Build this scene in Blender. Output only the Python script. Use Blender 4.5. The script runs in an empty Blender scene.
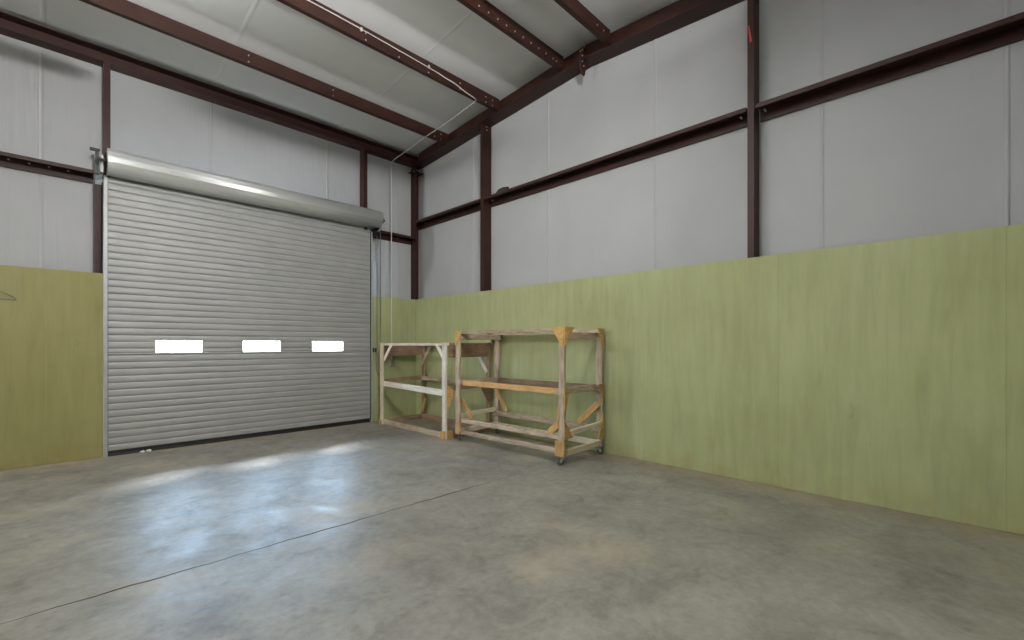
import bpy, bmesh, math, random
from mathutils import Vector, Matrix
random.seed(7)
C = bpy.context.scene.collection
sc = bpy.context.scene

# ------------------------------------------------------------------ dimensions (metres)
D1 = 8.058            # face of the plywood on the door wall (plane y = D1)
D2 = 5.310            # face of the plywood on the gable wall (plane x = D2)
INS = 0.20            # depth of the girts: the insulation lies this far behind
WX0, WY0 = -7.0, -0.50  # faces of the two walls out of view
HG = 2.44
RIDGE = 3.79
def ceil_z(y): return 5.87 - 0.08 * abs(y - RIDGE)
def raft_z(y): return 5.556 - 0.070 * abs(y - RIDGE)

# ------------------------------------------------------------------ materials
def lin(c): return tuple((v/255/12.92 if v/255 <= .04045 else ((v/255+.055)/1.055)**2.4) for v in c)
def newmat(name):
    m = bpy.data.materials.new(name); m.use_nodes = True
    nt = m.node_tree; nt.nodes.clear()
    out = nt.nodes.new('ShaderNodeOutputMaterial'); b = nt.nodes.new('ShaderNodeBsdfPrincipled')
    nt.links.new(b.outputs[0], out.inputs[0])
    return m, nt, b, out
def N(nt, t, **kw):
    n = nt.nodes.new(t)
    for k, v in kw.items():
        if k in n.inputs: n.inputs[k].default_value = v
        else: setattr(n, k, v)
    return n
def coords(nt, scale=(1,1,1), world=False):
    if world: src = N(nt, 'ShaderNodeNewGeometry').outputs['Position']
    else: src = N(nt, 'ShaderNodeTexCoord').outputs['Object']
    mp = N(nt, 'ShaderNodeMapping'); mp.inputs['Scale'].default_value = scale
    nt.links.new(src, mp.inputs['Vector']); return mp.outputs[0]
def noise(nt, vec, scale, detail=4, rough=.55, dist=0):
    n = N(nt, 'ShaderNodeTexNoise'); n.inputs['Scale'].default_value = scale
    n.inputs['Detail'].default_value = detail; n.inputs['Roughness'].default_value = rough
    n.inputs['Distortion'].default_value = dist
    nt.links.new(vec, n.inputs['Vector']); return n.outputs[0]
def ramp(nt, fac, stops):
    r = N(nt, 'ShaderNodeValToRGB'); e = r.color_ramp.elements
    while len(e) < len(stops): e.new(.5)
    for k, (p, c) in enumerate(stops):
        e[k].position = p; e[k].color = (*c, 1) if len(c) == 3 else c
    nt.links.new(fac, r.inputs[0]); return r.outputs[0]
def mix(nt, fac, a, b, mode='MIX'):
    m = N(nt, 'ShaderNodeMix'); m.data_type = 'RGBA'; m.blend_type = mode
    for s, v in ((m.inputs[0], fac), (m.inputs[6], a), (m.inputs[7], b)):
        if isinstance(v, bpy.types.NodeSocket): nt.links.new(v, s)
        elif isinstance(v, (int, float)): s.default_value = v
        else: s.default_value = (*v, 1)
    return m.outputs[2]
def bump(nt, b, h, strength, dist):
    n = N(nt, 'ShaderNodeBump'); n.inputs['Strength'].default_value = strength
    n.inputs['Distance'].default_value = dist
    nt.links.new(h, n.inputs['Height']); nt.links.new(n.outputs[0], b.inputs['Normal'])
g = lambda v: (v, v, v)

def mat_concrete():
    m, nt, b, _ = newmat('sealed_concrete')
    v = coords(nt, world=True)
    base = ramp(nt, noise(nt, v, .55, 5, .6, .4), [(.3, (.187,.177,.152)), (.52, (.238,.227,.196)), (.72, (.28,.266,.231))])
    mot = ramp(nt, noise(nt, v, 2.6, 7, .68, .8), [(.30, g(.62)), (.5, g(.96)), (.7, g(1.14))])
    c = mix(nt, 1, base, mot, 'MULTIPLY')
    fine = ramp(nt, noise(nt, v, 15, 8, .75), [(.3, g(.74)), (.6, g(1.06))])
    c = mix(nt, 1, c, fine, 'MULTIPLY')
    tan = ramp(nt, noise(nt, v, .8, 4, .6), [(.52, g(0)), (.72, g(.45))])
    c = mix(nt, tan, c, (.44,.36,.25))
    # small dark spots
    spots = ramp(nt, noise(nt, v, 9, 3, .5, 1.5), [(.70, g(0)), (.76, g(.5))])
    c = mix(nt, spots, c, (.13,.115,.095))
    # sawdust and dirt gathered along the foot of the walls
    sx = N(nt, 'ShaderNodeSeparateXYZ'); nt.links.new(v, sx.inputs[0])
    def edge(sock, at, wid):
        mr = N(nt, 'ShaderNodeMapRange'); mr.inputs['From Min'].default_value = at - wid; mr.inputs['From Max'].default_value = at
        nt.links.new(sock, mr.inputs['Value']); return mr.outputs[0]
    mx = N(nt, 'ShaderNodeMath', operation='MAXIMUM'); nt.links.new(edge(sx.outputs[0], 5.31, .42), mx.inputs[0]); nt.links.new(edge(sx.outputs[1], 8.06, .30), mx.inputs[1])
    ml = N(nt, 'ShaderNodeMath', operation='MULTIPLY'); nt.links.new(mx.outputs[0], ml.inputs[0])
    nt.links.new(ramp(nt, noise(nt, v, 3.0, 5, .7), [(.3, g(.1)), (.7, g(.85))]), ml.inputs[1])
    c = mix(nt, ml.outputs[0], c, (.34,.25,.14))
    nt.links.new(c, b.inputs['Base Color'])
    r = ramp(nt, noise(nt, v, 3.2, 7, .7, .6), [(.3, g(.30)), (.7, g(.56))])
    nt.links.new(r, b.inputs['Roughness'])
    b.inputs['Specular IOR Level'].default_value = .5
    bump(nt, b, noise(nt, v, 9, 8, .68), .22, .012)
    return m

def mat_vinyl(name, ceiling=False, k=.435):
    m, nt, b, _ = newmat(name)
    v = coords(nt, (1,1,.12) if not ceiling else (.5,.5,1), world=True)
    c = ramp(nt, noise(nt, coords(nt, world=True), .7, 3), [(.35, tuple(k*c for c in (.915,.925,.93))), (.65, tuple(k*c for c in (1,1.007,1.015)))])
    nt.links.new(c, b.inputs['Base Color']); b.inputs['Roughness'].default_value = .6
    b.inputs['Specular IOR Level'].default_value = .08
    if not ceiling:
        big = noise(nt, v, 3.2, 3, .5, .3); fine = noise(nt, coords(nt, (1,1,.05), world=True), 16, 3, .6)
        a = N(nt, 'ShaderNodeMath', operation='MULTIPLY_ADD'); nt.links.new(fine, a.inputs[0]); a.inputs[1].default_value = .22; nt.links.new(big, a.inputs[2])
        bump(nt, b, a.outputs[0], .36, .06)
    else:
        bump(nt, b, noise(nt, v, 2.4, 3, .5, .4), .25, .05)
    return m

def mat_plywood(name='green_painted_plywood', tint=(1,1,1)):
    m, nt, b, _ = newmat(name)
    w = coords(nt, world=True); st = coords(nt, (1,1,.10), world=True)
    c = ramp(nt, noise(nt, w, .9, 4, .6), [(.3, (.335,.355,.175)), (.55, (.375,.40,.21)), (.75, (.40,.425,.24))])
    grain = ramp(nt, noise(nt, st, 11, 6, .65, .5), [(.32, g(.88)), (.55, g(1.0)), (.72, g(1.06))])
    c = mix(nt, 1, c, grain, 'MULTIPLY')
    knots = ramp(nt, noise(nt, coords(nt, (1,1,.3), world=True), 7, 3, .5, 2.2), [(.70, g(0)), (.80, g(.45))])
    c = mix(nt, knots, c, (.19,.20,.085))
    # scuffed brownish foot
    sx = N(nt, 'ShaderNodeSeparateXYZ'); nt.links.new(w, sx.inputs[0])
    mr = N(nt, 'ShaderNodeMapRange'); mr.inputs['From Min'].default_value = .28; mr.inputs['From Max'].default_value = 0
    nt.links.new(sx.outputs[2], mr.inputs['Value'])
    ml = N(nt, 'ShaderNodeMath', operation='MULTIPLY'); nt.links.new(mr.outputs[0], ml.inputs[0])
    nt.links.new(ramp(nt, noise(nt, w, 4, 5, .7), [(.35, g(0)), (.75, g(.7))]), ml.inputs[1])
    c = mix(nt, ml.outputs[0], c, (.30,.26,.10))
    c = mix(nt, 1, c, tint, 'MULTIPLY')
    nt.links.new(c, b.inputs['Base Color']); b.inputs['Roughness'].default_value = .7
    b.inputs['Specular IOR Level'].default_value = .12
    bump(nt, b, noise(nt, st, 22, 5, .6, .4), .18, .006)
    return m

def mat_simple(name, col, rough=.5, metal=0., var=.15, nscale=6, spec=.5, bumpv=0):
    m, nt, b, _ = newmat(name)
    v = coords(nt)
    c = ramp(nt, noise(nt, v, nscale, 4, .6), [(.3, tuple(x*(1-var) for x in col)), (.7, tuple(min(1, x*(1+var)) for x in col))])
    nt.links.new(c, b.inputs['Base Color']); b.inputs['Roughness'].default_value = rough
    b.inputs['Metallic'].default_value = metal; b.inputs['Specular IOR Level'].default_value = spec
    if bumpv: bump(nt, b, noise(nt, v, nscale*4, 4), bumpv, .004)
    return m

def mat_galv():
    m, nt, b, _ = newmat('galvanized_sheet')
    v = coords(nt, (.25,1,1))
    c = ramp(nt, noise(nt, v, 5, 4, .6), [(.3, (.62,.635,.62)), (.7, (.74,.75,.735))])
    nt.links.new(c, b.inputs['Base Color']); b.inputs['Metallic'].default_value = .6
    b.inputs['Roughness'].default_value = .36
    bump(nt, b, noise(nt, coords(nt, (.15,1,1)), 4, 2), .12, .02)
    return m

def mat_wood(name, lo, mid, hi, stain=(.12,.08,.05), amt=.5):
    m, nt, b, _ = newmat(name)
    oi = N(nt, 'ShaderNodeObjectInfo')
    tc = N(nt, 'ShaderNodeTexCoord')
    va = N(nt, 'ShaderNodeVectorMath', operation='ADD'); nt.links.new(tc.outputs['Object'], va.inputs[0])
    cb = N(nt, 'ShaderNodeCombineXYZ'); mu = N(nt, 'ShaderNodeMath', operation='MULTIPLY'); mu.inputs[1].default_value = 37
    nt.links.new(oi.outputs['Random'], mu.inputs[0]); nt.links.new(mu.outputs[0], cb.inputs[0]); nt.links.new(cb.outputs[0], va.inputs[1])
    def mp(s):
        q = N(nt, 'ShaderNodeMapping'); q.inputs['Scale'].default_value = s; nt.links.new(va.outputs[0], q.inputs['Vector']); return q.outputs[0]
    grain = noise(nt, mp((.10,1,1)), 42, 6, .65, .8)
    c = ramp(nt, grain, [(.28, lo), (.5, mid), (.74, hi)])
    blot = ramp(nt, noise(nt, mp((.5,1,1)), 6, 4, .6), [(.45, g(0)), (.75, g(amt))])
    c = mix(nt, blot, c, stain)
    val = N(nt, 'ShaderNodeMapRange'); val.inputs['To Min'].default_value = .82; val.inputs['To Max'].default_value = 1.15
    nt.links.new(oi.outputs['Random'], val.inputs['Value'])
    hs = N(nt, 'ShaderNodeHueSaturation'); nt.links.new(c, hs.inputs['Color']); nt.links.new(val.outputs[0], hs.inputs['Value'])
    nt.links.new(hs.outputs[0], b.inputs['Base Color']); b.inputs['Roughness'].default_value = .75
    b.inputs['Specular IOR Level'].default_value = .2
    bump(nt, b, grain, .3, .004)
    return m

def mat_glass():
    m, nt, b, out = newmat('clear_pane'); nt.nodes.remove(b)
    t = N(nt, 'ShaderNodeBsdfTransparent'); t.inputs[0].default_value = (.93,.95,.96,1)
    gl = N(nt, 'ShaderNodeBsdfGlossy'); gl.inputs['Roughness'].default_value = .05
    fr = N(nt, 'ShaderNodeFresnel'); fr.inputs[0].default_value = 1.4
    mx = N(nt, 'ShaderNodeMixShader'); nt.links.new(fr.outputs[0], mx.inputs[0]); nt.links.new(t.outputs[0], mx.inputs[1]); nt.links.new(gl.outputs[0], mx.inputs[2])
    nt.links.new(mx.outputs[0], out.inputs[0]); return m

def mat_emit(name, col, s):
    m, nt, b, out = newmat(name); nt.nodes.remove(b)
    e = N(nt, 'ShaderNodeEmission'); e.inputs[0].default_value = (*col, 1); e.inputs[1].default_value = s
    nt.links.new(e.outputs[0], out.inputs[0]); return m

M = dict(
    floor=mat_concrete(), wall=mat_vinyl('white_vinyl_insulation'), ceil=mat_vinyl('white_vinyl_ceiling', True, .76),
    ply=mat_plywood(), olive=mat_plywood('olive_tinted_plywood', (.82,.71,.60)),  # olive: same plywood multiplied by a darker, yellower tint
    steel=mat_simple('red_oxide_primer', (.038,.0135,.0092), .5, 0, .25, 5, .3),
    curtain=mat_simple('grey_steel_curtain', (.335,.335,.325), .5, .2, .06, 2.5, .5),
    galv=mat_galv(), guide=mat_simple('galvanized_angle', (.36,.36,.355), .5, .35, .1, 8),
    black=mat_simple('black_steel', (.005,.005,.005), .5, 0, .2, 8),
    rubber=mat_simple('black_rubber', (.02,.02,.02), .7, 0, .2, 8),
    bolt=mat_simple('zinc_bolt', (.50,.48,.45), .4, .7, .1, 20),
    chain=mat_simple('dull_zinc_chain', (.22,.22,.21), .45, .7, .15, 30),
    conduit=mat_simple('white_cable_sheath', (.52,.505,.49), .5, 0, .06, 6),
    box=mat_simple('grey_box_metal', (.42,.42,.40), .45, .5, .12, 12),
    wheel=mat_simple('grey_caster_wheel', (.10,.095,.09), .5, 0, .25, 14),
    red=mat_simple('red_marker', (.55,.05,.03), .6, 0, .1, 20),
    joint=mat_simple('dirty_joint', (.075,.06,.045), .9, 0, .35, 9, .1),
    rag=mat_simple('dark_rag', (.05,.05,.045), .9, 0, .3, 14, .1),
    scrap=mat_simple('white_scrap', (.75,.74,.70), .8, 0, .1, 14, .1),
    grey=mat_wood('weathered_grey_wood', (.27,.205,.14), (.45,.36,.265), (.60,.495,.375), (.16,.105,.065), .5),
    pine=mat_wood('golden_pine', (.34,.19,.075), (.50,.30,.125), (.60,.39,.18), (.22,.12,.05), .45),
    plygus=mat_wood('orange_plywood', (.36,.21,.075), (.52,.32,.12), (.62,.42,.18), (.22,.11,.045), .5),
    brown=mat_wood('brown_stained_wood', (.17,.11,.065), (.28,.19,.115), (.38,.27,.17), (.07,.045,.03), .5),
    white=mat_wood('worn_white_paint', (.62,.56,.45), (.76,.70,.595), (.83,.78,.69), (.36,.27,.18), .35),
    pale=mat_wood('pale_pine', (.52,.45,.30), (.68,.60,.43), (.76,.68,.50), (.30,.24,.15), .35),
    glass=mat_glass(), tube=mat_emit('lit_tube', (1,.97,.92), 6.0), enamel=mat_simple('white_enamel', (.75,.75,.74), .4, 0, .03, 5),
)

# ------------------------------------------------------------------ mesh helpers
def add_box(bm, a, b):
    x0,y0,z0 = a; x1,y1,z1 = b
    v = [bm.verts.new(p) for p in ((x0,y0,z0),(x1,y0,z0),(x1,y1,z0),(x0,y1,z0),(x0,y0,z1),(x1,y0,z1),(x1,y1,z1),(x0,y1,z1))]
    for f in ((0,3,2,1),(4,5,6,7),(0,1,5,4),(1,2,6,5),(2,3,7,6),(3,0,4,7)): bm.faces.new([v[i] for i in f])
def add_prism(bm, prof, p0, p1, U, V):
    """profile (u,v) swept straight from p0 to p1"""
    p0, p1, U, V = map(Vector, (p0, p1, U, V))
    r0 = [bm.verts.new(p0 + U*u + V*v) for u, v in prof]; r1 = [bm.verts.new(p1 + U*u + V*v) for u, v in prof]
    n = len(prof)
    for i in range(n): bm.faces.new((r0[i], r0[(i+1)%n], r1[(i+1)%n], r1[i]))
    bm.faces.new(r0[::-1]); bm.faces.new(r1)
    bmesh.ops.recalc_face_normals(bm, faces=bm.faces[:])
def add_tube(bm, pts, r, n=8, cap=True):
    pts = [Vector(p) for p in pts]; rings = []
    for i, p in enumerate(pts):
        d = (pts[min(i+1, len(pts)-1)] - pts[max(i-1, 0)]).normalized()
        a = d.orthogonal() if abs(d.z) > .99 else d.cross(Vector((0,0,1)))
        a.normalize(); b = d.cross(a)
        rings.append([bm.verts.new(p + a*r*math.cos(2*math.pi*k/n) + b*r*math.sin(2*math.pi*k/n)) for k in range(n)])
    for A, B in zip(rings, rings[1:]):
        for k in range(n): bm.faces.new((A[k], A[(k+1)%n], B[(k+1)%n], B[k]))
    if cap: bm.faces.new(rings[0][::-1]); bm.faces.new(rings[-1])
    bmesh.ops.recalc_face_normals(bm, faces=bm.faces[:])
def add_cyl(bm, p0, p1, r, n=20): add_tube(bm, [p0, p1], r, n)
def smooth_path(pts, k=6):
    pts = [Vector(p) for p in pts]; out = []
    for i in range(len(pts)-1):
        p0, p1, p2, p3 = pts[max(i-1,0)], pts[i], pts[i+1], pts[min(i+2,len(pts)-1)]
        for s in range(k):
            t = s/k
            out.append(.5*((2*p1)+(p2-p0)*t+(2*p0-5*p1+4*p2-p3)*t*t+(3*p1-p0-3*p2+p3)*t**3))
    out.append(pts[-1]); return out
def props(o, label=None, cat=None, group=None, kind=None):
    for k, v in (('label', label), ('category', cat), ('group', group), ('kind', kind)):
        if v: o[k] = v
    return o
def wpos(o): return o.location + (wpos(o.parent) if o.parent else Vector())
def obj(name, bm, mat, parent=None, loc=None, smooth=False):
    """one mesh object; the bmesh is in world coordinates, the origin goes to loc (or the parent's)"""
    base = wpos(parent) if parent else Vector(loc or (0,0,0))
    for v in bm.verts: v.co -= base
    me = bpy.data.meshes.new(name); bm.to_mesh(me); bm.free(); me.materials.append(mat)
    if smooth:
        for p in me.polygons: p.use_smooth = True
    o = bpy.data.objects.new(name, me); C.objects.link(o)
    if parent: o.parent = parent
    else: o.location = base
    return o
def thing(name, loc, label, cat, group=None, kind=None):
    o = bpy.data.objects.new(name, None); C.objects.link(o); o.location = loc; o.empty_display_size = .1
    return props(o, label, cat, group, kind)
def box(name, a, b, mat, parent=None, bev=0, loc=None):
    bm = bmesh.new(); add_box(bm, a, b)
    if bev: bmesh.ops.bevel(bm, geom=bm.edges[:], offset=bev, segments=1, affect='EDGES')
    return obj(name, bm, mat, parent, loc)
def board(name, p0, p1, w, t, mat, parent, face=(1,0,0), bev=.004):
    """a plank from p0 to p1: its length is its own x, w across, t along the direction it faces"""
    p0, p1 = Vector(p0), Vector(p1); X = (p1-p0).normalized(); L = (p1-p0).length
    Zf = Vector(face); Zf = (Zf - X*Zf.dot(X)).normalized(); Y = Zf.cross(X)
    bm = bmesh.new(); add_box(bm, (-L/2,-w/2,-t/2), (L/2,w/2,t/2))
    bmesh.ops.bevel(bm, geom=bm.edges[:], offset=bev, segments=1, affect='EDGES')
    me = bpy.data.meshes.new(name); bm.to_mesh(me); bm.free(); me.materials.append(mat)
    o = bpy.data.objects.new(name, me); C.objects.link(o); o.parent = parent
    R = Matrix((X, Y, Zf)).transposed()
    o.matrix_local = Matrix.Translation((p0+p1)/2 - wpos(parent)) @ R.to_4x4()
    return o
def plate(name, pts, t, n, mat, parent):
    """flat plywood gusset: polygon pts, thickness t along n"""
    n = Vector(n); bm = bmesh.new()
    a = [bm.verts.new(Vector(p)) for p in pts]; b = [bm.verts.new(Vector(p) + n*t) for p in pts]
    k = len(pts)
    bm.faces.new(a[::-1]); bm.faces.new(b)
    for i in range(k): bm.faces.new((a[i], a[(i+1)%k], b[(i+1)%k], b[i]))
    bmesh.ops.recalc_face_normals(bm, faces=bm.faces[:])
    return obj(name, bm, mat, parent)

# shared bolt head
def bolt_mesh(axis):
    bm = bmesh.new(); add_cyl(bm, (0,0,0), tuple(.010*c for c in axis), .011, 6)
    me = bpy.data.meshes.new('bolt'); bm.to_mesh(me); bm.free(); me.materials.append(M['bolt']); return me
BOLT_Y, BOLT_X, BOLT_Z = bolt_mesh((0,-1,0)), bolt_mesh((-1,0,0)), bolt_mesh((0,0,-1))
def bolt(p, parent, me=BOLT_Y):
    o = bpy.data.objects.new('bolt', me); C.objects.link(o); o.parent = parent; o.location = Vector(p) - wpos(parent); return o

# ------------------------------------------------------------------ setting
bm = bmesh.new(); add_box(bm, (WX0-.3, WY0-.3, -.12), (D2+.3, D1+.35, 0))
fl = props(obj('floor', bm, M['floor']), 'worn grey concrete floor with a saw-cut joint', 'floor', kind='structure')
bm = bmesh.new()      # the joint: a dirty, slightly wandering cut
n = 60
pts = [(-1.0 + 5.0*i/n, 3.645 - .010*i/n*5 + .006*math.sin(i*1.7) + .004*math.sin(i*.53)) for i in range(n+1)]
for (xa, ya), (xb, yb) in zip(pts, pts[1:]):
    wa = .0075 + .003*math.sin(xa*5.1); wb = .0075 + .003*math.sin(xb*5.1)
    if xa < .3: wa *= max(.15, (xa+1)/1.3)
    if xb < .3: wb *= max(.15, (xb+1)/1.3)
    wa *= min(1, max(.12, (4.0-xa)/1.2)); wb *= min(1, max(.12, (4.0-xb)/1.2))
    q = [bm.verts.new(p) for p in ((xa,ya-wa,.0006),(xb,yb-wb,.0006),(xb,yb+wb,.0006),(xa,ya+wa,.0006))]
    bm.faces.new(q)
bmesh.ops.remove_doubles(bm, verts=bm.verts[:], dist=.0005)
o = obj('control_joint', bm, M['joint'], fl)

HX0, HX1, HZ = .62, 4.13, 3.56           # opening behind the door curtain
def seam_w(bm, axis, at, plane, z0, z1):
    """a folded, taped seam of the insulation facing: a low raised ridge"""
    w, d = .022, .008
    if axis == 'x': add_prism(bm, [(-w,0.002),(-w*.3,-d),(w*.3,-d),(w,0.002)], (at,plane,z0), (at,plane,z1), (1,0,0), (0,1,0))
    else: add_prism(bm, [(-w,0.002),(-w*.3,-d),(w*.3,-d),(w,0.002)], (plane,at,z0), (plane,at,z1), (0,1,0), (1,0,0))
yb = D1 + INS
bm = bmesh.new()
top = 5.60
add_box(bm, (WX0-.3, yb, 0), (HX0, yb+.1, top)); add_box(bm, (HX1, yb, 0), (D2+.3, yb+.1, top)); add_box(bm, (HX0, yb, HZ), (HX1, yb+.1, top))
for x in (-5.59, -3.76, -1.94, -.12, 1.71, 3.53, 5.0):
    seam_w(bm, 'x', x, yb, 2.3 if not HX0 < x < HX1 else HZ, 5.5)
props(obj('wall_back', bm, M['wall']), 'door wall lined with white insulation sheeting', 'wall', kind='structure')
xr = D2 + INS
bm = bmesh.new()
prof = [(WY0-.3,0),(yb+.1,0),(yb+.1,ceil_z(yb+.1)+.15),(RIDGE,ceil_z(RIDGE)+.15),(WY0-.3,ceil_z(WY0-.3)+.15)]
add_prism(bm, prof, (xr,0,0), (xr+.1,0,0), (0,1,0), (0,0,1))
for y in (6.44, 4.61, 2.79, .965, -.31): seam_w(bm, 'y', y, xr, 2.3, raft_z(y)+.05)
props(obj('wall_right', bm, M['wall']), 'gable wall lined with white insulation sheeting', 'wall', kind='structure')
bm = bmesh.new(); add_prism(bm, prof, (WX0-.3,0,0), (WX0-.2,0,0), (0,1,0), (0,0,1))
props(obj('wall_left', bm, M['wall']), 'far end wall with white insulation', 'wall', kind='structure')
box_o = box('wall_front', (WX0-.3, WY0-.3, 0), (D2+.3, WY0-.2, top), M['wall']); props(box_o, 'wall behind the camera with white insulation', 'wall', kind='structure')
bm = bmesh.new()      # ceiling: two slopes of insulation with seams running up the slope
for ya, yb2 in ((WY0-.32, RIDGE), (RIDGE, yb+.12)):
    za, zb = ceil_z(ya), ceil_z(yb2)
    vs = [bm.verts.new(p) for p in ((WX0-.32,ya,za),(xr+.12,ya,za),(xr+.12,yb2,zb),(WX0-.32,yb2,zb))]
    vt = [bm.verts.new(v.co + Vector((0,0,.1))) for v in vs]
    for f in ((vs[0],vs[1],vs[2],vs[3]), tuple(vt[::-1])): bm.faces.new(f)
    for i in range(4): bm.faces.new((vs[i], vt[i], vt[(i+1)%4], vs[(i+1)%4]))
    for x in (-5.59, -3.76, -1.94, -.10, 1.73, 3.80):
        add_prism(bm, [(-.045,.002),(-.01,-.003),(.01,-.003),(.045,.002)], (x,ya,za), (x,yb2,zb), (1,0,0), (0,0,1))
bmesh.ops.recalc_face_normals(bm, faces=bm.faces[:])
props(obj('ceiling', bm, M['ceil']), 'sloping ceiling of white insulation blankets', 'ceiling', kind='structure')

# plywood wainscot, sheet by sheet 1.22 m wide, seams left open a hair
def ply_run(n, label, axis, a, b, face, back, first, step=1.22, mat='ply'):
    bm = bmesh.new(); cuts = [a]; s = first
    while s < b - .02:
        if s > a + .02: cuts.append(s)
        s += step
    cuts.append(b)
    for c0, c1 in zip(cuts, cuts[1:]):
        w = .0006
        if axis == 'y': add_box(bm, (face, c0+w, .004), (back, c1-w, HG))
        else: add_box(bm, (c0+w, face, .004), (c1-w, back, HG))
    return props(obj(n, bm, M[mat]), label, 'plywood wall panelling', kind='structure')
ply_run('trim_1', 'long green painted plywood wainscot on the right gable wall', 'y', WY0, D1, D2, D2+.018, -1.90, 1.606)
ply_run('trim_2', 'olive green plywood wainscot left of the roll-up door', 'x', WX0, .452, D1, D1+.018, -7.4, mat='olive')
ply_run('trim_3', 'short green plywood wainscot between roll-up door and corner', 'x', 4.325, D2, D1, D1+.018, 3.0)
ply_run('trim_4', 'green plywood wainscot on the wall behind the camera', 'x', WX0, D2, WY0, WY0-.018, -7.4)
ply_run('trim_5', 'green plywood wainscot on the far end wall', 'y', WY0, D1, WX0, WX0-.018, -1.123)
# closed ledge behind the plywood (the horizontal framing it is nailed to)
for n, a, b, lab in (('trim_6', (D2+.018, WY0, HG-.06), (xr, D1, HG-.012), 'framing ledge behind the top edge of the right wainscot'),
                ('trim_7', (WX0, D1+.018, HG-.06), (.36, yb, HG-.012), 'framing ledge behind the top edge of the left wainscot'),
                ('trim_8', (4.33, D1+.018, HG-.06), (D2+.018, yb, HG-.012), 'framing ledge behind the wainscot at the corner')):
    props(box(n, a, b, M['steel']), lab, 'trim', kind='structure')

# ------------------------------------------------------------------ steel frame
T = .007
def Zprof(d, f, up):   # web vertical of height d, bottom flange towards -u, top flange towards +u
    return [(-f,0),(T,0),(T,d-T),(f,d-T),(f,d),(0,d),(0,T),(-f+T,T),(-f+T,.018),(-f,.018)]
def purlin(y, z, x0, x1, label, side=1, nb=0, d=.235):
    z += .006; d = min(ceil_z(y+.06), ceil_z(y)) - z - .004
    t = thing('purlin', (x0, y, z), label, 'roof beam', 'roof purlins')
    bm = bmesh.new(); prof = Zprof(d, .06, 1)
    add_prism(bm, [(u*side, v) for u, v in prof], (x0,y,z), (x1,y,z), (0,1,0), (0,0,1))
    obj('web', bm, M['steel'], t)
    for x in nb:
        for dz in ((.07,.16) if len(nb) < 12 else (.115,)): bolt((x, y, z+dz), t)
    bm = bmesh.new(); add_box(bm, (x1-.02, y-.006, z-.0), (x1+.002, y+.05, z+.18)); obj('clip', bm, M['steel'], t)
    return t
PX1 = D2+.060
purlin(7.035, 5.372, WX0, PX1, 'dark red roof purlin nearest the eave above the roll-up door', 1, (1.9,3.1,5.05,5.2))
purlin(5.584, 5.470, WX0, PX1, 'dark red roof purlin carrying the white cable', 1, (2.9,3.4,3.9,4.5,5.05,5.2))
purlin(4.197, 5.566, WX0, PX1, 'dark red roof purlin dotted with a row of bolts, just before the ridge', 1, tuple(3.2+.16*k for k in range(13))+(5.2,), .25)
purlin(3.383, 5.572, WX0, PX1, 'short-looking dark red roof purlin just past the ridge, rightmost in the photo', 1, (5.05,5.2))
purlin(1.996, 5.470, WX0, PX1, 'dark red roof purlin above the camera, second beyond the ridge', -1, (5.2,))
purlin(.545, 5.372, WX0, PX1, 'dark red roof purlin nearest the wall behind the camera', -1, (5.2,))

def Cprof(d, f):       # web of length d along u, flanges of f along v
    return [(0,0),(d,0),(d,f),(d-T,f),(d-T,T),(T,T),(T,f),(0,f)]
# eave strut over the door: web faces the room
bm = bmesh.new(); add_prism(bm, [(0,0),(.188,0),(.188,.20),(.03,.20),(.03,.192),(.180,.192),(.180,.008),(.007,.008),(.007,.022),(0,.022)], (WX0, D1+.004, 5.262), (D2+.196, D1+.004, 5.262), (0,1,0), (0,0,1))
props(obj('eave_strut', bm, M['steel'], loc=(WX0, D1, 5.262)), 'dark red eave beam along the top of the door wall', 'roof beam')

# rafters of the end frame, bottom flange showing, bolted at the ridge
def rafter(ya, yb_, label):
    t = thing('rafter', (D2+.1, ya, raft_z(ya)), label, 'roof beam', 'sloping rafters of the gable wall')
    za, zb = raft_z(ya), raft_z(yb_)
    bm = bmesh.new(); add_prism(bm, [(-.06,0),(.197,0),(.197,.012),(-.06,.012)], (D2,ya,za), (D2,yb_,zb), (1,0,0), (0,0,1)); obj('bottom_flange', bm, M['steel'], t)
    bm = bmesh.new(); add_prism(bm, [(.068,.012),(.078,.012),(.078,.268),(.068,.268)], (D2,ya,za), (D2,yb_,zb), (1,0,0), (0,0,1)); obj('web', bm, M['steel'], t)
    s = 1 if ya > RIDGE else -1
    bm = bmesh.new(); y0 = RIDGE + s*.001; y1 = RIDGE + s*.014
    zt = raft_z(RIDGE)
    prof = [(-.075,.10),(-.075,-.10),(-.03,-.19),(.02,-.20),(.06,-.02),(.06,.25)]
    add_prism(bm, prof, (D2,y0,zt), (D2,y1,zt), (1,0,0), (0,0,1)); obj('splice_plate', bm, M['steel'], t)
    for dz in (-.085,-.03,.05,.13): bolt((D2-.05 if dz > -.05 else D2-.02, RIDGE + s*.024 if s > 0 else RIDGE - .014, zt+dz), t)
    return t
rafter(D1+.002, RIDGE, 'dark red gable rafter rising from the corner column to the ridge')
rafter(WY0-.19, RIDGE, 'dark red gable rafter falling away from the ridge at the top right')

# corner column
t = thing('corner_column', (5.318, D1, 0), 'dark red steel column standing in the room corner', 'column')
bm = bmesh.new(); add_prism(bm, [(0,0),(.012,0),(.012,.188),(.185,.188),(.185,.195),(0,.195)], (5.318, D1+.001, .0), (5.318, D1+.001, 5.24), (1,0,0), (0,1,0)); obj('column_shaft', bm, M['steel'], t)
bm = bmesh.new(); add_box(bm, (5.22, D1-.03, 5.105), (5.49, D1+.15, 5.118)); obj('cap_plate', bm, M['steel'], t)
bolt((5.26, D1-.03, 5.11), t)

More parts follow.
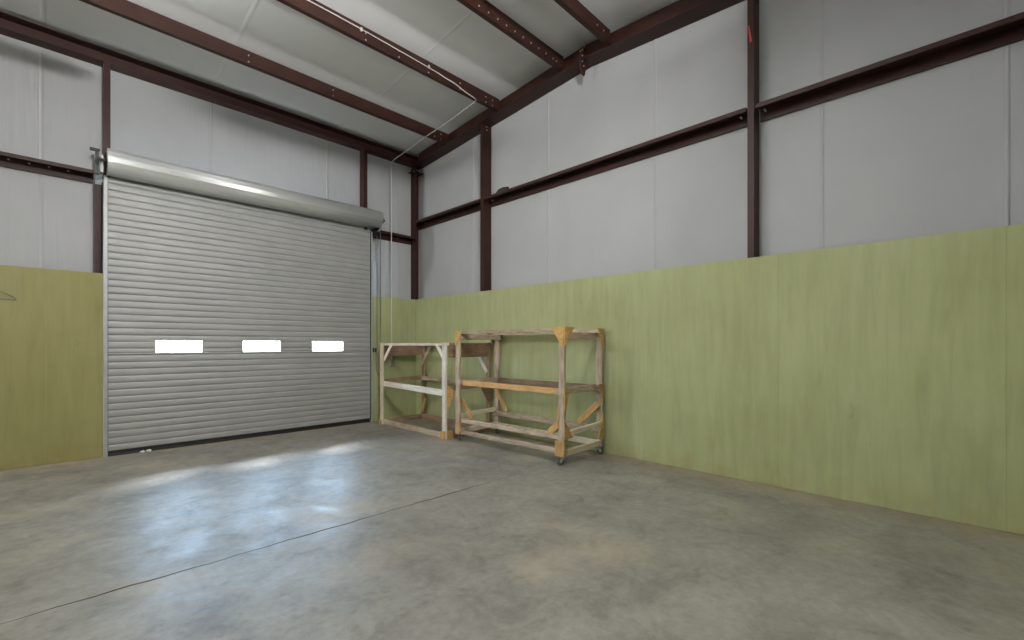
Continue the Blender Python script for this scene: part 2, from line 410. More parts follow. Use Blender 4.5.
# wall posts of the gable wall: flange to the room, web back to the insulation
def gable_post(y, label, wf):
    z1 = raft_z(y) - .003
    t = thing('wall_post', (D2, y, 0), label, 'wall post', 'steel posts of the gable wall')
    bm = bmesh.new(); add_prism(bm, [(-.004,0),(-.004,wf),(.004,wf),(.004,T),(.193,T),(.193,wf),(.2,wf),(.2,0)], (D2+(.02), y, HG-.05), (D2+.02, y, z1), (1,0,0), (0,1,0)); obj('post_shaft', bm, M['steel'], t)
    bm = bmesh.new(); add_box(bm, (D2+.03, y-.008, z1-.12), (D2+.16, y-.001, z1-.005)); obj('clip', bm, M['steel'], t)
    for dz in (.03, .09): bolt((D2+.08, y-.008, z1-dz), t)
    return t
p1 = gable_post(5.945, 'dark red wall post between the corner and the ridge', .088)
p2 = gable_post(1.552, 'dark red wall post with a red paint mark near its top', .066)
bm = bmesh.new()
q = [(D2+.0145, 1.612, 4.985), (D2+.0145, 1.600, 4.985), (D2+.0145, 1.572, 4.80), (D2+.0145, 1.592, 4.79)]
a = [bm.verts.new(p) for p in q]; b_ = [bm.verts.new((p[0]-.003, p[1], p[2])) for p in q]
bm.faces.new(a); bm.faces.new(b_[::-1])
for i in range(4): bm.faces.new((a[i], b_[i], b_[(i+1)%4], a[(i+1)%4]))
bmesh.ops.recalc_face_normals(bm, faces=bm.faces[:])
props(obj('paint_mark', bm, M['red'], p2), 'red paint mark')

# girts: inner flange turned up, web flat, outer flange turned down
def girt_prof(): return [(0,.062),(.189,.062),(.189,-.072),(.17,-.072),(.17,-.066),(.182,-.066),(.182,.055),(T,.055),(T,.022),(.02,.022),(.02,.016),(0,.016)]
def girt(p0, p1, U, label, bolts, axis):
    t = thing('wall_girt', p0, label, 'wall beam', 'horizontal wall girts')
    bm = bmesh.new(); add_prism(bm, girt_prof(), p0, p1, U, (0,0,1)); obj('rail', bm, M['steel'], t)
    for p in bolts: bolt(p, t, BOLT_Z)
    return t
GZ = 4.035
girt((D2+.002, D1+.19, GZ), (D2+.002, 6.045, GZ), (1,0,0), 'short dark red girt between corner column and first gable post', [(D2+.1, 6.10, GZ), (D2+.1, 7.85, GZ)], 'y')
girt((D2+.002, 5.93, GZ), (D2+.002, 1.63, GZ), (1,0,0), 'long dark red girt between the two gable posts', [(D2+.1, 1.70, GZ), (D2+.06, 1.70, GZ), (D2+.1, 5.8, GZ)], 'y')
girt((D2+.002, 1.535, GZ), (D2+.002, WY0-.2, GZ), (1,0,0), 'dark red girt right of the marked post, running out of frame', [(D2+.1, 1.46, GZ), (D2+.06, 1.46, GZ)], 'y')
girt((WX0, D1+.002, 3.727), (.362, D1+.002, 3.727), (0,1,0), 'dark red girt on the door wall left of the roll-up door', [(-.9+.17*k, D1+.05, 3.727) for k in range(7)], 'x')
girt((4.33, D1+.002, 3.69), (5.31, D1+.002, 3.69), (0,1,0), 'short dark red girt between roll-up door and corner column', [(4.95, D1+.1, 3.69)], 'x')

# posts above the door and the door jambs
def door_post(x, w, z0, label):
    bm = bmesh.new(); add_prism(bm, Cprof(w, .17), (x, D1+.006, z0), (x, D1+.006, 5.26), (1,0,0), (0,1,0))
    props(obj('wall_post', bm, M['steel'], loc=(x, D1, z0)), label, 'wall post', 'posts above the roll-up door')
door_post(.453, .07, 3.74, 'dark red post above the left end of the roll-up door')
door_post(4.155, .07, 3.70, 'dark red post above the right end of the roll-up door')
for x0, x1, lab in ((.365, .452, 'dark red steel jamb left of the roll-up door'), (4.150, 4.215, 'dark red steel jamb behind the right edge of the door')):
    yj = D1+.024+.05*(x0>3)
    bm = bmesh.new(); add_prism(bm, [(u, .17-v) for u, v in Cprof(x1-x0, .17)], (x0, yj, 0), (x0, yj, 3.66), (1,0,0), (0,1,0))
    props(obj('door_jamb', bm, M['steel'], loc=(x0, D1+.03, 0)), lab, 'door jamb')

# ------------------------------------------------------------------ roll-up door
DX0, DX1 = .478, 4.285
CY = D1 + .012            # room face of the curtain
door = thing('door_1', (2.38, CY, 0), 'grey corrugated roll-up door with three small windows', 'roll-up door', kind='structure')
WIN = [(1.003, 1.556), (2.100, 2.655), (3.182, 3.738)]
WZ0, WZ1 = 1.382, 1.550
PITCH = .0925
rows = []
z = .055
while z < 3.80:
    rows += [(z, .008), (z+.006, .000), (z+.020, -.004), (z+.044, -.0055), (z+.068, -.004), (z+.083, .000), (z+.0875, .008)]
    z += PITCH
rows = [r for r in rows if abs(r[0]-WZ0) > .005 and abs(r[0]-WZ1) > .005] + [(WZ0, .002), (WZ1, .002)]
rows.sort()
xs = sorted([DX0, DX1] + [v for w in WIN for v in w])
bm = bmesh.new()
grid = [[bm.verts.new((x, CY+d, zz)) for x in xs] for zz, d in rows]
for i in range(len(rows)-1):
    for j in range(len(xs)-1):
        if rows[i][0] >= WZ0-1e-6 and rows[i+1][0] <= WZ1+1e-6 and any(abs(xs[j]-w[0]) < 1e-6 for w in WIN): continue
        bm.faces.new((grid[i][j], grid[i][j+1], grid[i+1][j+1], grid[i+1][j]))
cur = obj('curtain', bm, M['curtain'], door)
for (a, b) in WIN:
    bm = bmesh.new(); e = .018
    for lo, hi in (((a-e,WZ0-e),(b+e,WZ0)), ((a-e,WZ1),(b+e,WZ1+e)), ((a-e,WZ0),(a,WZ1)), ((b,WZ0),(b+e,WZ1))):
        add_box(bm, (lo[0], CY-.010, lo[1]), (hi[0], CY+.012, hi[1]))
    f = obj('window_frame', bm, M['guide'], door)
    bm = bmesh.new(); add_box(bm, (a, CY+.001, WZ0), (b, CY+.005, WZ1)); obj('window_pane', bm, M['glass'], f)
bm = bmesh.new(); add_prism(bm, [(-.022,.012),(-.006,.03),(-.006,.07),(.012,.07),(.012,.012)], (DX0+.01,CY,0), (DX1-.01,CY,0), (0,1,0), (0,0,1)); bb = obj('bottom_bar', bm, M['black'], door)
bm = bmesh.new(); add_box(bm, (DX0+.01, CY-.016, .0), (DX1-.01, CY+.016, .014)); obj('rubber_seal', bm, M['rubber'], bb)
for x0, x1, s in ((.455, .505, 1), (4.262, 4.318, -1)):     # guides: angle with a rolled lip
    bm = bmesh.new()
    if s > 0: add_prism(bm, [(x0,.03),(x0,-.036),(x1-.012,-.036),(x1-.012,-.030),(x0+.006,-.030),(x0+.006,.03)], (0,CY,0), (0,CY,3.74), (1,0,0), (0,1,0))
    else: add_prism(bm, [(x1,.03),(x1,-.030),(x0+.028,-.030),(x0+.028,-.024),(x1-.006,-.024),(x1-.006,.03)], (0,CY,0), (0,CY,3.68), (1,0,0), (0,1,0))
    obj('guide_rail', bm, M['guide'], door)
    bm = bmesh.new(); add_box(bm, ((x1-.013, CY-.034, 0.03) if s > 0 else (x0+.018, CY-.026, .03)), ((x1-.008, CY-.012, 3.7) if s > 0 else (x0+.026, CY-.008, 3.66))); obj('guide_seal', bm, M['rubber'], door)
# hood: half-round sheet over the barrel, with two raised creases added to catch highlight lines
HY, HZc, HR = D1-.188, 3.890, .160
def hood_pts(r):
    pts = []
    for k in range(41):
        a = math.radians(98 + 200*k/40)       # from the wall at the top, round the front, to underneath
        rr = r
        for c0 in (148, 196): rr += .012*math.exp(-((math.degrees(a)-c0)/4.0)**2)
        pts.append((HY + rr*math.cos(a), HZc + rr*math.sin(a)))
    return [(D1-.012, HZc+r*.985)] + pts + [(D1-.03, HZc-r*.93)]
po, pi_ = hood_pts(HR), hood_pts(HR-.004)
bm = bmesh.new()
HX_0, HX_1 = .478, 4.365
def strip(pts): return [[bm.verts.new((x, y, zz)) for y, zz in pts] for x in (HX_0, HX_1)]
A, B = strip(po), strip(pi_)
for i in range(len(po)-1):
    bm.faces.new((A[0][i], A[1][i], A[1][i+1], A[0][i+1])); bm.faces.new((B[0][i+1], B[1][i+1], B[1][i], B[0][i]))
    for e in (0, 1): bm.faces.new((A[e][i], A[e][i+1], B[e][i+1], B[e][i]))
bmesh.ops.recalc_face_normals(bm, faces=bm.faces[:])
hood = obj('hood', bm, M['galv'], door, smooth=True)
# dark curtain roll inside, end plates, axle, brackets
bm = bmesh.new(); add_cyl(bm, (.52, HY, HZc), (4.29, HY, HZc), .128, 28); obj('barrel', bm, M['curtain'], door)
for x, s in ((HX_0+.006, -1), (HX_1-.006, 1)):
    bm = bmesh.new(); add_cyl(bm, (x-.003, HY, HZc), (x+.003, HY, HZc), .150, 32)
    add_box(bm, (x-.003, HY+.02, HZc-.145), (x+.003, D1+.0, HZc+.15)); obj('end_plate', bm, M['galv'], door)
    bm = bmesh.new(); add_cyl(bm, (x, HY, HZc), (x+s*(.12 if s > 0 else .10), HY, HZc), .02, 12)
    ax = obj('axle', bm, M['black'], door)
    if s > 0:
        bm = bmesh.new(); add_cyl(bm, (x+.075, HY, HZc), (x+.092, HY, HZc), .045, 14)
        for k in range(10):
            a = 2*math.pi*k/10; add_box(bm, (x+.075, HY+.044*math.cos(a)-.007, HZc+.044*math.sin(a)-.007), (x+.092, HY+.044*math.cos(a)+.007, HZc+.044*math.sin(a)+.007))
        obj('sprocket', bm, M['black'], ax)
# left bracket: a black post with a capped top and a bright side plate
bm = bmesh.new(); add_box(bm, (.370, D1-.06, 3.735), (.406, D1-.005, 4.045)); add_box(bm, (.318, D1-.075, 4.045), (.416, D1-.002, 4.060)); add_box(bm, (.318, D1-.075, 4.015), (.368, D1-.066, 4.045)); obj('bracket', bm, M['black'], door)
bm = bmesh.new(); add_box(bm, (.418, D1-.10, 3.755), (.446, D1-.004, 3.985)); obj('bracket_plate', bm, M['guide'], door)
# right bracket under the hood end
bm = bmesh.new(); add_box(bm, (4.315, D1-.09, 3.60), (4.40, D1-.002, 3.70)); add_box(bm, (4.325, D1-.22, 3.69), (4.345, D1-.002, 3.765)); obj('bracket', bm, M['black'], door)
bm = bmesh.new(); add_cyl(bm, (4.36, D1-.13, 3.715), (4.40, D1-.13, 3.715), .04, 14); obj('chain_wheel', bm, M['guide'], door)
def chain(x, y, z0, z1, nlink):
    bm = bmesh.new(); n = int((z1-z0)/.03)
    for k in range(n):
        zc = z0 + (k+.5)*(z1-z0)/n
        if k % 2: add_box(bm, (x-.0028, y-.008, zc-.018), (x+.0028, y+.008, zc+.018))
        else: add_box(bm, (x-.008, y-.0028, zc-.018), (x+.008, y+.0028, zc+.018))
    return bm
hc = thing('hand_chain', (4.37, D1-.06, .9), 'thin hoist chain hanging in a loop beside the right edge of the roll-up door', 'chain')
obj('chain_run', chain(4.395, D1-.055, 1.42, 3.70, 0), M['chain'], hc); obj('chain_run', chain(4.465, D1-.055, .95, 3.70, 0), M['chain'], hc)
bm = bmesh.new(); add_tube(bm, smooth_path([(4.395,D1-.055,1.42),(4.375,D1-.055,1.25),(4.385,D1-.055,1.0),(4.425,D1-.055,.90),(4.465,D1-.055,.96)]), .007, 6); obj('chain_run', bm, M['chain'], hc)
bm = bmesh.new(); add_box(bm, (4.335, D1-.045, 1.355), (4.385, D1-.0, 1.365)); add_box(bm, (4.335, D1-.045, 1.365), (4.342, D1-.0, 1.43)); add_box(bm, (4.378, D1-.045, 1.365), (4.385, D1-.0, 1.43)); obj('chain_keeper', bm, M['black'], hc)

# ------------------------------------------------------------------ cable and box
cab = thing('cable', (4.735, D1-.02, 1.2), 'white cable running along a purlin, across the roof and down to a box', 'cable')
yp = 5.584 - .012
pts = [(-1.5,yp,5.645),(.4,yp,5.64),(1.6,yp,5.655),(2.229,yp,5.66),(2.771,yp,5.655),(3.4,yp,5.635),(4.0,yp,5.61),(4.2,yp,5.592),(4.36,yp-.045,5.545),(4.52,yp-.064,5.492),(4.66,yp-.066,5.470),(4.735,yp-.066,5.462)]
bm = bmesh.new(); add_tube(bm, smooth_path(pts, 5), .0075, 8); obj('cable_run', bm, M['conduit'], cab)
bm = bmesh.new()
add_tube(bm, smooth_path([(4.735,yp-.066,5.462),(4.79,yp-.03,5.452),(4.80,yp+.12,5.440),(4.80,6.3,5.375),(4.80,7.0,5.330),(4.80,7.6,5.268),(4.79,7.88,5.235),(4.755,7.99,5.19),(4.725,8.025,5.11),(4.722,8.03,4.98)], 6), .0075, 8); obj('cable_run', bm, M['conduit'], cab)
bm = bmesh.new(); add_tube(bm, [(4.722,8.03,4.98),(4.722,8.03,3.0),(4.728,8.035,2.45),(4.735,8.035,1.19)], .010, 8); obj('cable_run', bm, M['conduit'], cab)
for x in (2.83, 3.9): box('cable_strap', (x-.012, yp-.016, 5.625-.02*(x>3)), (x+.012, yp+.008, 5.668-.02*(x>3)), M['conduit'], cab)
eb = thing('outlet_box', (4.735, D1, 1.07), 'small grey outlet box on green plywood behind the low wooden rack', 'electrical box')
box('box_body', (4.685, D1-.045, 1.065), (4.785, D1-.001, 1.19), M['box'], eb, .005)
box('cover_plate', (4.692, D1-.050, 1.072), (4.778, D1-.045, 1.183), M['guide'], eb, .002)
# wire hook on the left plywood
bm = bmesh.new(); add_tube(bm, smooth_path([(-.70,D1-.012,2.20),(-.58,D1-.03,2.175),(-.455,D1-.03,2.128),(-.392,D1-.03,2.094),(-.340,D1-.03,2.062),(-.327,D1-.03,2.042),(-.345,D1-.03,2.032),(-.392,D1-.03,2.038),(-.46,D1-.03,2.04),(-.60,D1-.012,2.045)]), .0055, 8)
props(obj('wire_loop', bm, M['chain'], loc=(-.5, D1, 2.1)), 'bent grey wire loop hanging on olive plywood left of the door', 'wire')
# rag on the girt
bm = bmesh.new(); bmesh.ops.create_icosphere(bm, subdivisions=3, radius=1)
for v in bm.verts:
    n_ = 1 + .10*math.sin(v.co.x*5+1)*math.cos(v.co.y*4) + .08*math.sin(v.co.z*7+v.co.y*3)
    v.co = Vector((v.co.x*.045*n_ + D2+.065, v.co.y*.155*n_ + 5.50, max(-.55, v.co.z)*.055*n_ + GZ + .062+.031))
props(obj('rag', bm, M['rag'], loc=(D2+.06, 5.5, GZ+.04), smooth=True), 'small dark bundle lying on the long girt beside the first gable post', 'rag')
# crumbs by the door foot
for k, (x, y, s) in enumerate(((.845, 7.985, .022), (.915, 7.995, .024))):
    bm = bmesh.new(); bmesh.ops.create_icosphere(bm, subdivisions=2, radius=s)
    for v in bm.verts: v.co = Vector((v.co.x*(1.2+.3*math.sin(v.co.y*200+k)), v.co.y*(.9+.2*math.cos(v.co.z*180)), v.co.z*(.8+.2*math.sin(v.co.x*150)) + s*.78)) + Vector((x,y,0))
    props(obj('paper_scrap', bm, M['scrap'], loc=(x,y,0)), ('left' if k == 0 else 'right')+' one of two white paper scraps at the foot of the roll-up door', 'paper scrap', 'paper scraps by the door')

# ------------------------------------------------------------------ wheeled rack
X0, X1, Y0, Y1 = 4.37, 5.235, 3.405, 5.53     # outer faces: front x, back x, right y, left y
W2, T2 = .088, .040
rk = thing('rolling_rack', ((X0+X1)/2, (Y0+Y1)/2, 0), 'tall weathered wooden rack on casters against the green wall', 'rack')
ZT, ZM, ZL, ZB = 1.70, .905, .355, .150
for x, y, fx in ((X0+T2/2, Y1-W2/2, 1), (X0+T2/2, Y0+W2/2, 1), (X1-T2/2, Y1-W2/2, 1), (X1-T2/2, Y0+W2/2, 1)):
    board('post', (x, y, .115), (x, y, ZT-.045), W2, T2, M['grey'], rk, (fx,0,0))
xi0, xi1 = X0+T2/2, X1-T2/2
def longr(name, x, z, w, mat, dz=0, a=0, b=0, t=T2): return board(name, (x, Y0+a, z-dz), (x, Y1-b, z+dz), w, t, mat, rk, (1,0,0))
def endr(name, y, z, w, mat, dz=0, a=0, b=0, t=T2): return board(name, (X0+a, y, z-dz), (X1-b, y, z+dz), w, t, mat, rk, (0,1,0))
for x in (X0+.045, X1-.045):     # laid flat on the posts
    board('top_rail', (x, Y0, ZT-.0225), (x, Y1, ZT-.0225), .088, .045, M['grey'], rk, (0,0,1))
longr('middle_rail', X0+T2*1.5, ZM, .075, M['pine']); longr('middle_rail', X1-T2*1.5, ZM, .085, M['brown'])
longr('lower_rail', X0+T2*1.5, ZL-.03, .058, M['grey'], -.01); longr('lower_rail', X1-T2*1.5, ZL, .075, M['grey'], 0)
longr('bottom_rail', X0+T2*1.5, ZB+.0, .062, M['grey'], -.015); longr('bottom_rail', X1-T2*1.5, ZB+.01, .08, M['pale'], 0)
for y in (Y0+W2+T2/2, Y1-W2-T2/2):
    endr('end_top_rail', y, ZT-.085, .085, M['grey'], 0, .002, .002)
    endr('end_middle_rail', y, ZM+.005, .085, M['grey'])
for y, mt in ((Y0+.03, 'pale'), (Y1-.03, 'pale')):
    endr('end_lower_rail', y, ZL+.045, .065, M[mt], .015, T2, T2); endr('end_bottom_rail', y, ZB+.005, .075, M[mt], .005, T2, T2)
# plywood gussets at the corners: one in the long face, one in the end face
def gus(x, y, z, dx, dy, s, mat=M['plygus'], h=None, up=-1):
    h = h or s
    if dy: plate('gusset', [(x, y, z), (x, y+dy*s, z), (x, y+dy*(s-.03), z+up*.03), (x, y+dy*.025, z+up*h), (x, y, z+up*h)], .012, (-1 if x < 4.8 else 1,0,0), mat, rk)
    else: plate('gusset', [(x, y, z), (x+dx*s, y, z), (x+dx*(s-.03), y, z+up*.03), (x+dx*.025, y, z+up*h), (x, y, z+up*h)], .012, (0,-1 if y < 4.4 else 1,0), mat, rk)
gus(X0, Y1, ZT+.005, 0, -1, .19, h=.22); gus(X0, Y0, ZT+.012, 0, 1, .21, h=.235)
gus(X0, Y0, ZT+.012, 1, 0, .20, h=.235); gus(X0, Y1, ZT+.005, 1, 0, .20, h=.24)
gus(X1, Y1, ZT-.02, 0, -1, .20, M['brown'], h=.22); gus(X1, Y1, ZT-.02, -1, 0, .20, M['brown'], h=.22)
gus(X1, Y0, ZT+.01, 0, 1, .18, M['plygus'], h=.26); gus(X1, Y0, ZT+.01, -1, 0, .15, M['plygus'], h=.26)
gus(X1, Y0, ZM+.06, -1, 0, .12, M['plygus'], h=.28); gus(X0, Y0, ZM+.04, 1, 0, .12, M['plygus'], h=.27)
gus(X0, Y0, ZL-.02, 1, 0, .17, M['plygus'], h=.20, up=1); gus(X1, Y0, ZL-.12, -1, 0, .14, M['plygus'], h=.34, up=1)
board('brace', (X0+.07, Y1-.07, .64), (X0+.07, Y1-.31, .36), .075, .02, M['pine'], rk, (1,0,0))
board('brace', (X0+.07, Y0+.06, .56), (X0+.07, Y0+.30, .36), .085, .02, M['plygus'], rk, (1,0,0))
board('brace', (X1-.07, Y1-.06, .76), (X1-.07, Y1-.32, .40), .08, .02, M['plygus'], rk, (1,0,0))
board('brace', (X1-.07, Y0+.04, .70), (X1-.07, Y0+.36, .40), .085, .02, M['plygus'], rk, (1,0,0))
board('brace', (X0-.006, Y0+W2*1.02, .49), (X0-.006, Y0+W2*1.02, .72), .03, .012, M['plygus'], rk, (1,0,0))
# plywood cheek blocks over the feet
for x, y in ((X0-.010, Y0+.06), (X0-.010, Y1-.06)):
    board('foot_block', (x, y, .115), (x, y, .30 if y < 4 else .27), .15 if y < 4 else .10, .018, M['plygus' if y < 4 else 'pine'], rk, (1,0,0))
def caster(x, y, ang):
    c0 = Matrix.Translation((x, y, 0)) @ Matrix.Rotation(ang, 4, 'Z')
    bm = bmesh.new()
    add_box(bm, (-.045,-.038,.108), (.045,.038,.115)); add_cyl(bm, (0,0,.095), (0,0,.108), .024, 14)
    for s in (-1, 1): add_prism(bm, [(-.028,.098),(.028,.098),(.040,.040),(.022,.034)], (0,s*.021,0), (0,s*.0245,0), (1,0,0), (0,0,1))
    add_cyl(bm, (.031,-.028,.044), (.031,.028,.044), .006, 8)
    bm.transform(c0); c = obj('caster', bm, M['guide'], rk)
    bm = bmesh.new(); add_tube(bm, [(.031,-.016,.044),(.031,-.013,.044),(.031,.013,.044),(.031,.016,.044)], .044, 24)
    for v in bm.verts:
        if abs(v.co.y) > .0155: v.co = Vector((.031+(v.co.x-.031)*.86, v.co.y, .044+(v.co.z-.044)*.86))
    bm.transform(c0); obj('wheel', bm, M['wheel'], c); return c
caster(X0+.045, Y0+.055, 2.4); caster(X0+.045, Y1-.055, .9); caster(X1-.045, Y0+.055, -.7); caster(X1-.045, Y1-.055, .3)

# ------------------------------------------------------------------ low rack
X0, X1, Y0, Y1 = 4.30, 5.275, 5.70, 7.73
rk2 = thing('wooden_rack', ((X0+X1)/2, (Y0+Y1)/2, 0), 'lower wooden rack with worn white front standing on the floor nearer the corner', 'rack')
rk = rk2
ZT = 1.53
board('post', (X0+T2/2, Y1-W2/2, 0), (X0+T2/2, Y1-W2/2, ZT), W2, T2, M['pale'], rk, (1,0,0))
board('post', (X0+T2/2, Y0+W2/2, 0), (X0+T2/2, Y0+W2/2, ZT-.005), W2, T2, M['white'], rk, (1,0,0))
board('post', (X1-T2/2, Y1-W2/2, 0), (X1-T2/2, Y1-W2/2, ZT), W2, T2, M['brown'], rk, (1,0,0))
board('post', (X1-T2/2, Y0+W2/2, 0), (X1-T2/2, Y0+W2/2, ZT), W2, T2, M['brown'], rk, (1,0,0))
def longr2(name, x, z, w, mat, a=0, b=0, t=T2, dz=0): return board(name, (x, Y0+a, z-dz), (x, Y1-b, z+dz), w, t, mat, rk, (1,0,0))
longr2('top_rail', X0+.060, ZT-.030, .045, M['white'], .0, W2); longr2('top_rail', X1-T2*1.5, ZT-.035, .07, M['brown'])
longr2('middle_rail', X0+T2*1.5, .742, .095, M['white'], 0, 0, T2, .022); longr2('middle_rail', X1-T2*1.5, .82, .085, M['grey'])
longr2('bottom_rail', X0+T2*1.5, .045, .088, M['grey']); longr2('bottom_rail', X1-T2*1.5, .05, .10, M['brown'])
for y in (Y0+.02, Y1-.02):
    board('end_top_board', (X0+T2*2, y, ZT-.125), (X1-T2, y, ZT-.125), .235, .022, M['brown'], rk, (0,1,0))
    board('end_middle_rail', (X0+T2*2, y, .80), (X1-T2*2, y, .83), .085, .036, M['brown'], rk, (0,1,0))
    board('end_bottom_rail', (X0+T2*2, y, .045), (X1-T2*2, y, .045), .09, .036, M['brown'], rk, (0,1,0))
board('brace', (X0+.05, Y1-.06, 1.20), (X0+.05, Y1-.34, 1.50), .055, .024, M['white'], rk, (1,0,0))
board('brace', (X0+.05, Y0+.06, 1.22), (X0+.05, Y0+.30, 1.50), .055, .024, M['white'], rk, (1,0,0))
board('brace', (X1-.05, Y1-.02, 1.10), (X1-.05, Y1-.30, 1.46), .06, .024, M['grey'], rk, (1,0,0))
board('brace', (X1-.05, Y0+.05, 1.02), (X1-.05, Y0+.26, 1.30), .06, .024, M['white'], rk, (1,0,0))
board('brace', (X1-.05, Y1-.03, .14), (X1-.05, Y1+.10-.25, .42), .06, .024, M['plygus'], rk, (1,0,0))
gus(X1, Y1, .80, 0, -1, .20, M['brown'], h=.22, up=1)
plate('gusset', [(X0+.03, Y0-.013, .86), (X0+.03, Y0-.013, .48), (X0+.07, Y0-.013, .50), (X0+.15, Y0-.013, .68), (X0+.15, Y0-.013, .77), (X0+.07, Y0-.013, .84)], .012, (0,1,0), M['plygus'], rk)
plate('gusset', [(X1-.02, Y0-.013, .90), (X1-.02, Y0-.013, .50), (X1-.07, Y0-.013, .50), (X1-.22, Y0-.013, .74), (X1-.22, Y0-.013, .84)], .012, (0,1,0), M['brown'], rk)
for y, w, h in ((Y0+.055, .12, .13), (Y1-.03, .10, .09)):
    board('foot_block', (X0-.010, y, .0), (X0-.010, y, h), w, .018, M['plygus'], rk, (1,0,0))
plate('foot_block', [(X0+.04, Y0-.013, 0), (X0+.15, Y0-.013, 0), (X0+.13, Y0-.013, .13), (X0+.04, Y0-.013, .16)], .012, (0,1,0), M['plygus'], rk)

# ------------------------------------------------------------------ light
def fixture(x, y, z, L, power, label, along='x', w=.45, up=200, bare=0):
    t = thing('unseen_strip_light', (x, y, z), label, 'ceiling light', 'strip lights under the roof')
    hx, hy = (L/2, w/2) if along == 'x' else (w/2, L/2)
    box('housing', (x-hx, y-hy, z+.02), (x+hx, y+hy, z+.09), M['enamel'], t, .008)
    for s in (-1, 1):
        bm = bmesh.new()
        if along == 'x': add_cyl(bm, (x-hx+.05, y+s*hy*.5, z), (x+hx-.05, y+s*hy*.5, z), .018, 10)
        else: add_cyl(bm, (x+s*hx*.5, y-hy+.05, z), (x+s*hx*.5, y+hy-.05, z), .018, 10)
        obj('tube', bm, M['tube'], t)
        bm = bmesh.new()
        rod = (x+s*hx*.8, y, z+.09) if along == 'x' else (x, y+s*hy*.8, z+.09)
        add_cyl(bm, rod, (rod[0], rod[1], ceil_z(rod[1])+.01), .006, 6); obj('hanger', bm, M['bolt'], t)
    l = bpy.data.lights.new('unseen_strip_lamp', 'AREA'); l.shape = 'RECTANGLE'; l.size = 2*hx; l.size_y = 2*hy; l.energy = power; l.color = (1,.995,.99)
    lo = bpy.data.objects.new('lamp', l); C.objects.link(lo); lo.parent = t; lo.location = (0,0,-.03)
    l2 = l.copy(); l2.energy = up; lu = bpy.data.objects.new('fill_uplight', l2); C.objects.link(lu); lu.parent = t; lu.location = (0,0,.10); lu.rotation_euler = (math.pi,0,0)  # upward lamp added to brighten the ceiling and upper walls
    for sx in (-1, 1) if bare else ():       # bare tubes also shine sideways
        l3 = bpy.data.lights.new('tube_lamp', 'POINT'); l3.energy = bare/2; l3.color = l.color; l3.shadow_soft_size = .11
        lt = bpy.data.objects.new('tube_lamp', l3); C.objects.link(lt); lt.parent = t; lt.location = (sx*hx*.5, 0, -.09)
fixture(-6.2, 7.8, 4.85, 1.2, 20, 'long strip light hung left of the view over the door side', w=.32, up=110, bare=800)
fixture(-2.0, 1.15, 4.8, 2.4, 8, 'long fill strip light added left of the view over the camera side', up=150)  # unseen lamp added to level the light across the room
fixture(-.25, 4.75, 4.9, 1.6, 6, 'fill strip light added just left of the view near the ridge', up=170)  # added out of view so ceiling and walls come out even
fixture(1.9, 2.1, 4.8, 1.6, 105, 'fill strip light added above the view in front of the camera', up=70)  # made-up lamp out of view, brightens the floor at right

ft = thing('fill_flood_light', (1.0, WY0-.0, 4.7), 'unseen fill flood light added on the wall behind the camera', 'flood light')  # added lamp out of view that brightens the door wall
box('fill_flood_housing', (.7, WY0-.198, 4.60), (1.3, WY0-.02, 4.82), M['enamel'], ft, .01)
box('fill_flood_lens', (.73, WY0-.02, 4.63), (1.27, WY0-.012, 4.79), M['tube'], ft)
l = bpy.data.lights.new('fill_flood_lamp', 'AREA'); l.shape = 'RECTANGLE'; l.size = .56; l.size_y = .18; l.energy = 255; l.color = (1,.99,.98); l.spread = math.radians(120)
o = bpy.data.objects.new('fill_flood_lamp', l); C.objects.link(o); o.parent = ft; o.location = (0, .01, .01); o.rotation_euler = (math.radians(104), 0, -.12)

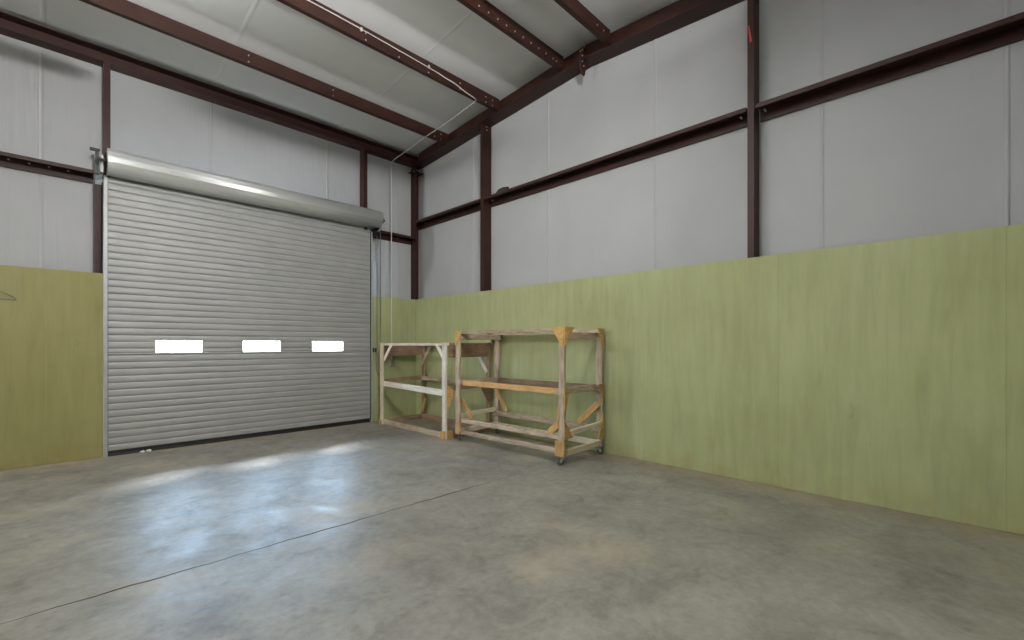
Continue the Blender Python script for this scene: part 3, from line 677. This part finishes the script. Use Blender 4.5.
sun = bpy.data.lights.new('sun', 'SUN'); sun.energy = 22; sun.angle = math.radians(20); sun.color = (1,.93,.82)
so = bpy.data.objects.new('sun', sun); C.objects.link(so); so.location = (4, 14, 10)
so.rotation_euler = Vector((-.48,-1.42,-1.46)).to_track_quat('-Z', 'Y').to_euler()
for a, b in WIN:       # portals help the sky light through the panes
    l = bpy.data.lights.new('pane_portal', 'AREA'); l.shape = 'RECTANGLE'; l.size = b-a; l.size_y = WZ1-WZ0; l.cycles.is_portal = True
    o = bpy.data.objects.new('pane_portal', l); C.objects.link(o); o.location = ((a+b)/2, CY+.03, (WZ0+WZ1)/2); o.rotation_euler = (math.radians(-90), 0, 0)
w = bpy.data.worlds.new('sky'); sc.world = w; w.use_nodes = True
bg = w.node_tree.nodes.get('Background') or w.node_tree.nodes.new('ShaderNodeBackground')
wt = w.node_tree; tc = wt.nodes.new('ShaderNodeTexCoord'); sp = wt.nodes.new('ShaderNodeSeparateXYZ'); wt.links.new(tc.outputs['Generated'], sp.inputs[0])
mr = wt.nodes.new('ShaderNodeMapRange'); mr.inputs['From Min'].default_value = -.02; mr.inputs['From Max'].default_value = .06
mr.inputs['To Min'].default_value = 2.2; mr.inputs['To Max'].default_value = 125.0      # pale ground, bright hazy sky
wt.links.new(sp.outputs[2], mr.inputs['Value']); wt.links.new(mr.outputs[0], bg.inputs[1])
mc = wt.nodes.new('ShaderNodeMix'); mc.data_type = 'RGBA'; mc.inputs[6].default_value = (1,.93,.82,1); mc.inputs[7].default_value = (.46,.70,1,1)
mf = wt.nodes.new('ShaderNodeMapRange'); mf.inputs['From Min'].default_value = -.02; mf.inputs['From Max'].default_value = .06; wt.links.new(sp.outputs[2], mf.inputs['Value'])
wt.links.new(mf.outputs[0], mc.inputs[0]); wt.links.new(mc.outputs[2], bg.inputs[0])

# ------------------------------------------------------------------ camera
cam = bpy.data.cameras.new('camera'); co = bpy.data.objects.new('camera', cam); C.objects.link(co)
cam.sensor_width = 36; cam.sensor_fit = 'HORIZONTAL'; cam.lens = 449.7/1024*36; cam.shift_y = 24.82/1024; cam.clip_start = .02
co.location = (0,0,1.492); co.rotation_euler = (math.pi/2, 0, -.7936)
sc.camera = co
vs = sc.view_settings; vs.view_transform = 'Standard'; vs.look = 'None'; vs.exposure = -.18; vs.gamma = 1; vs.use_curve_mapping = False
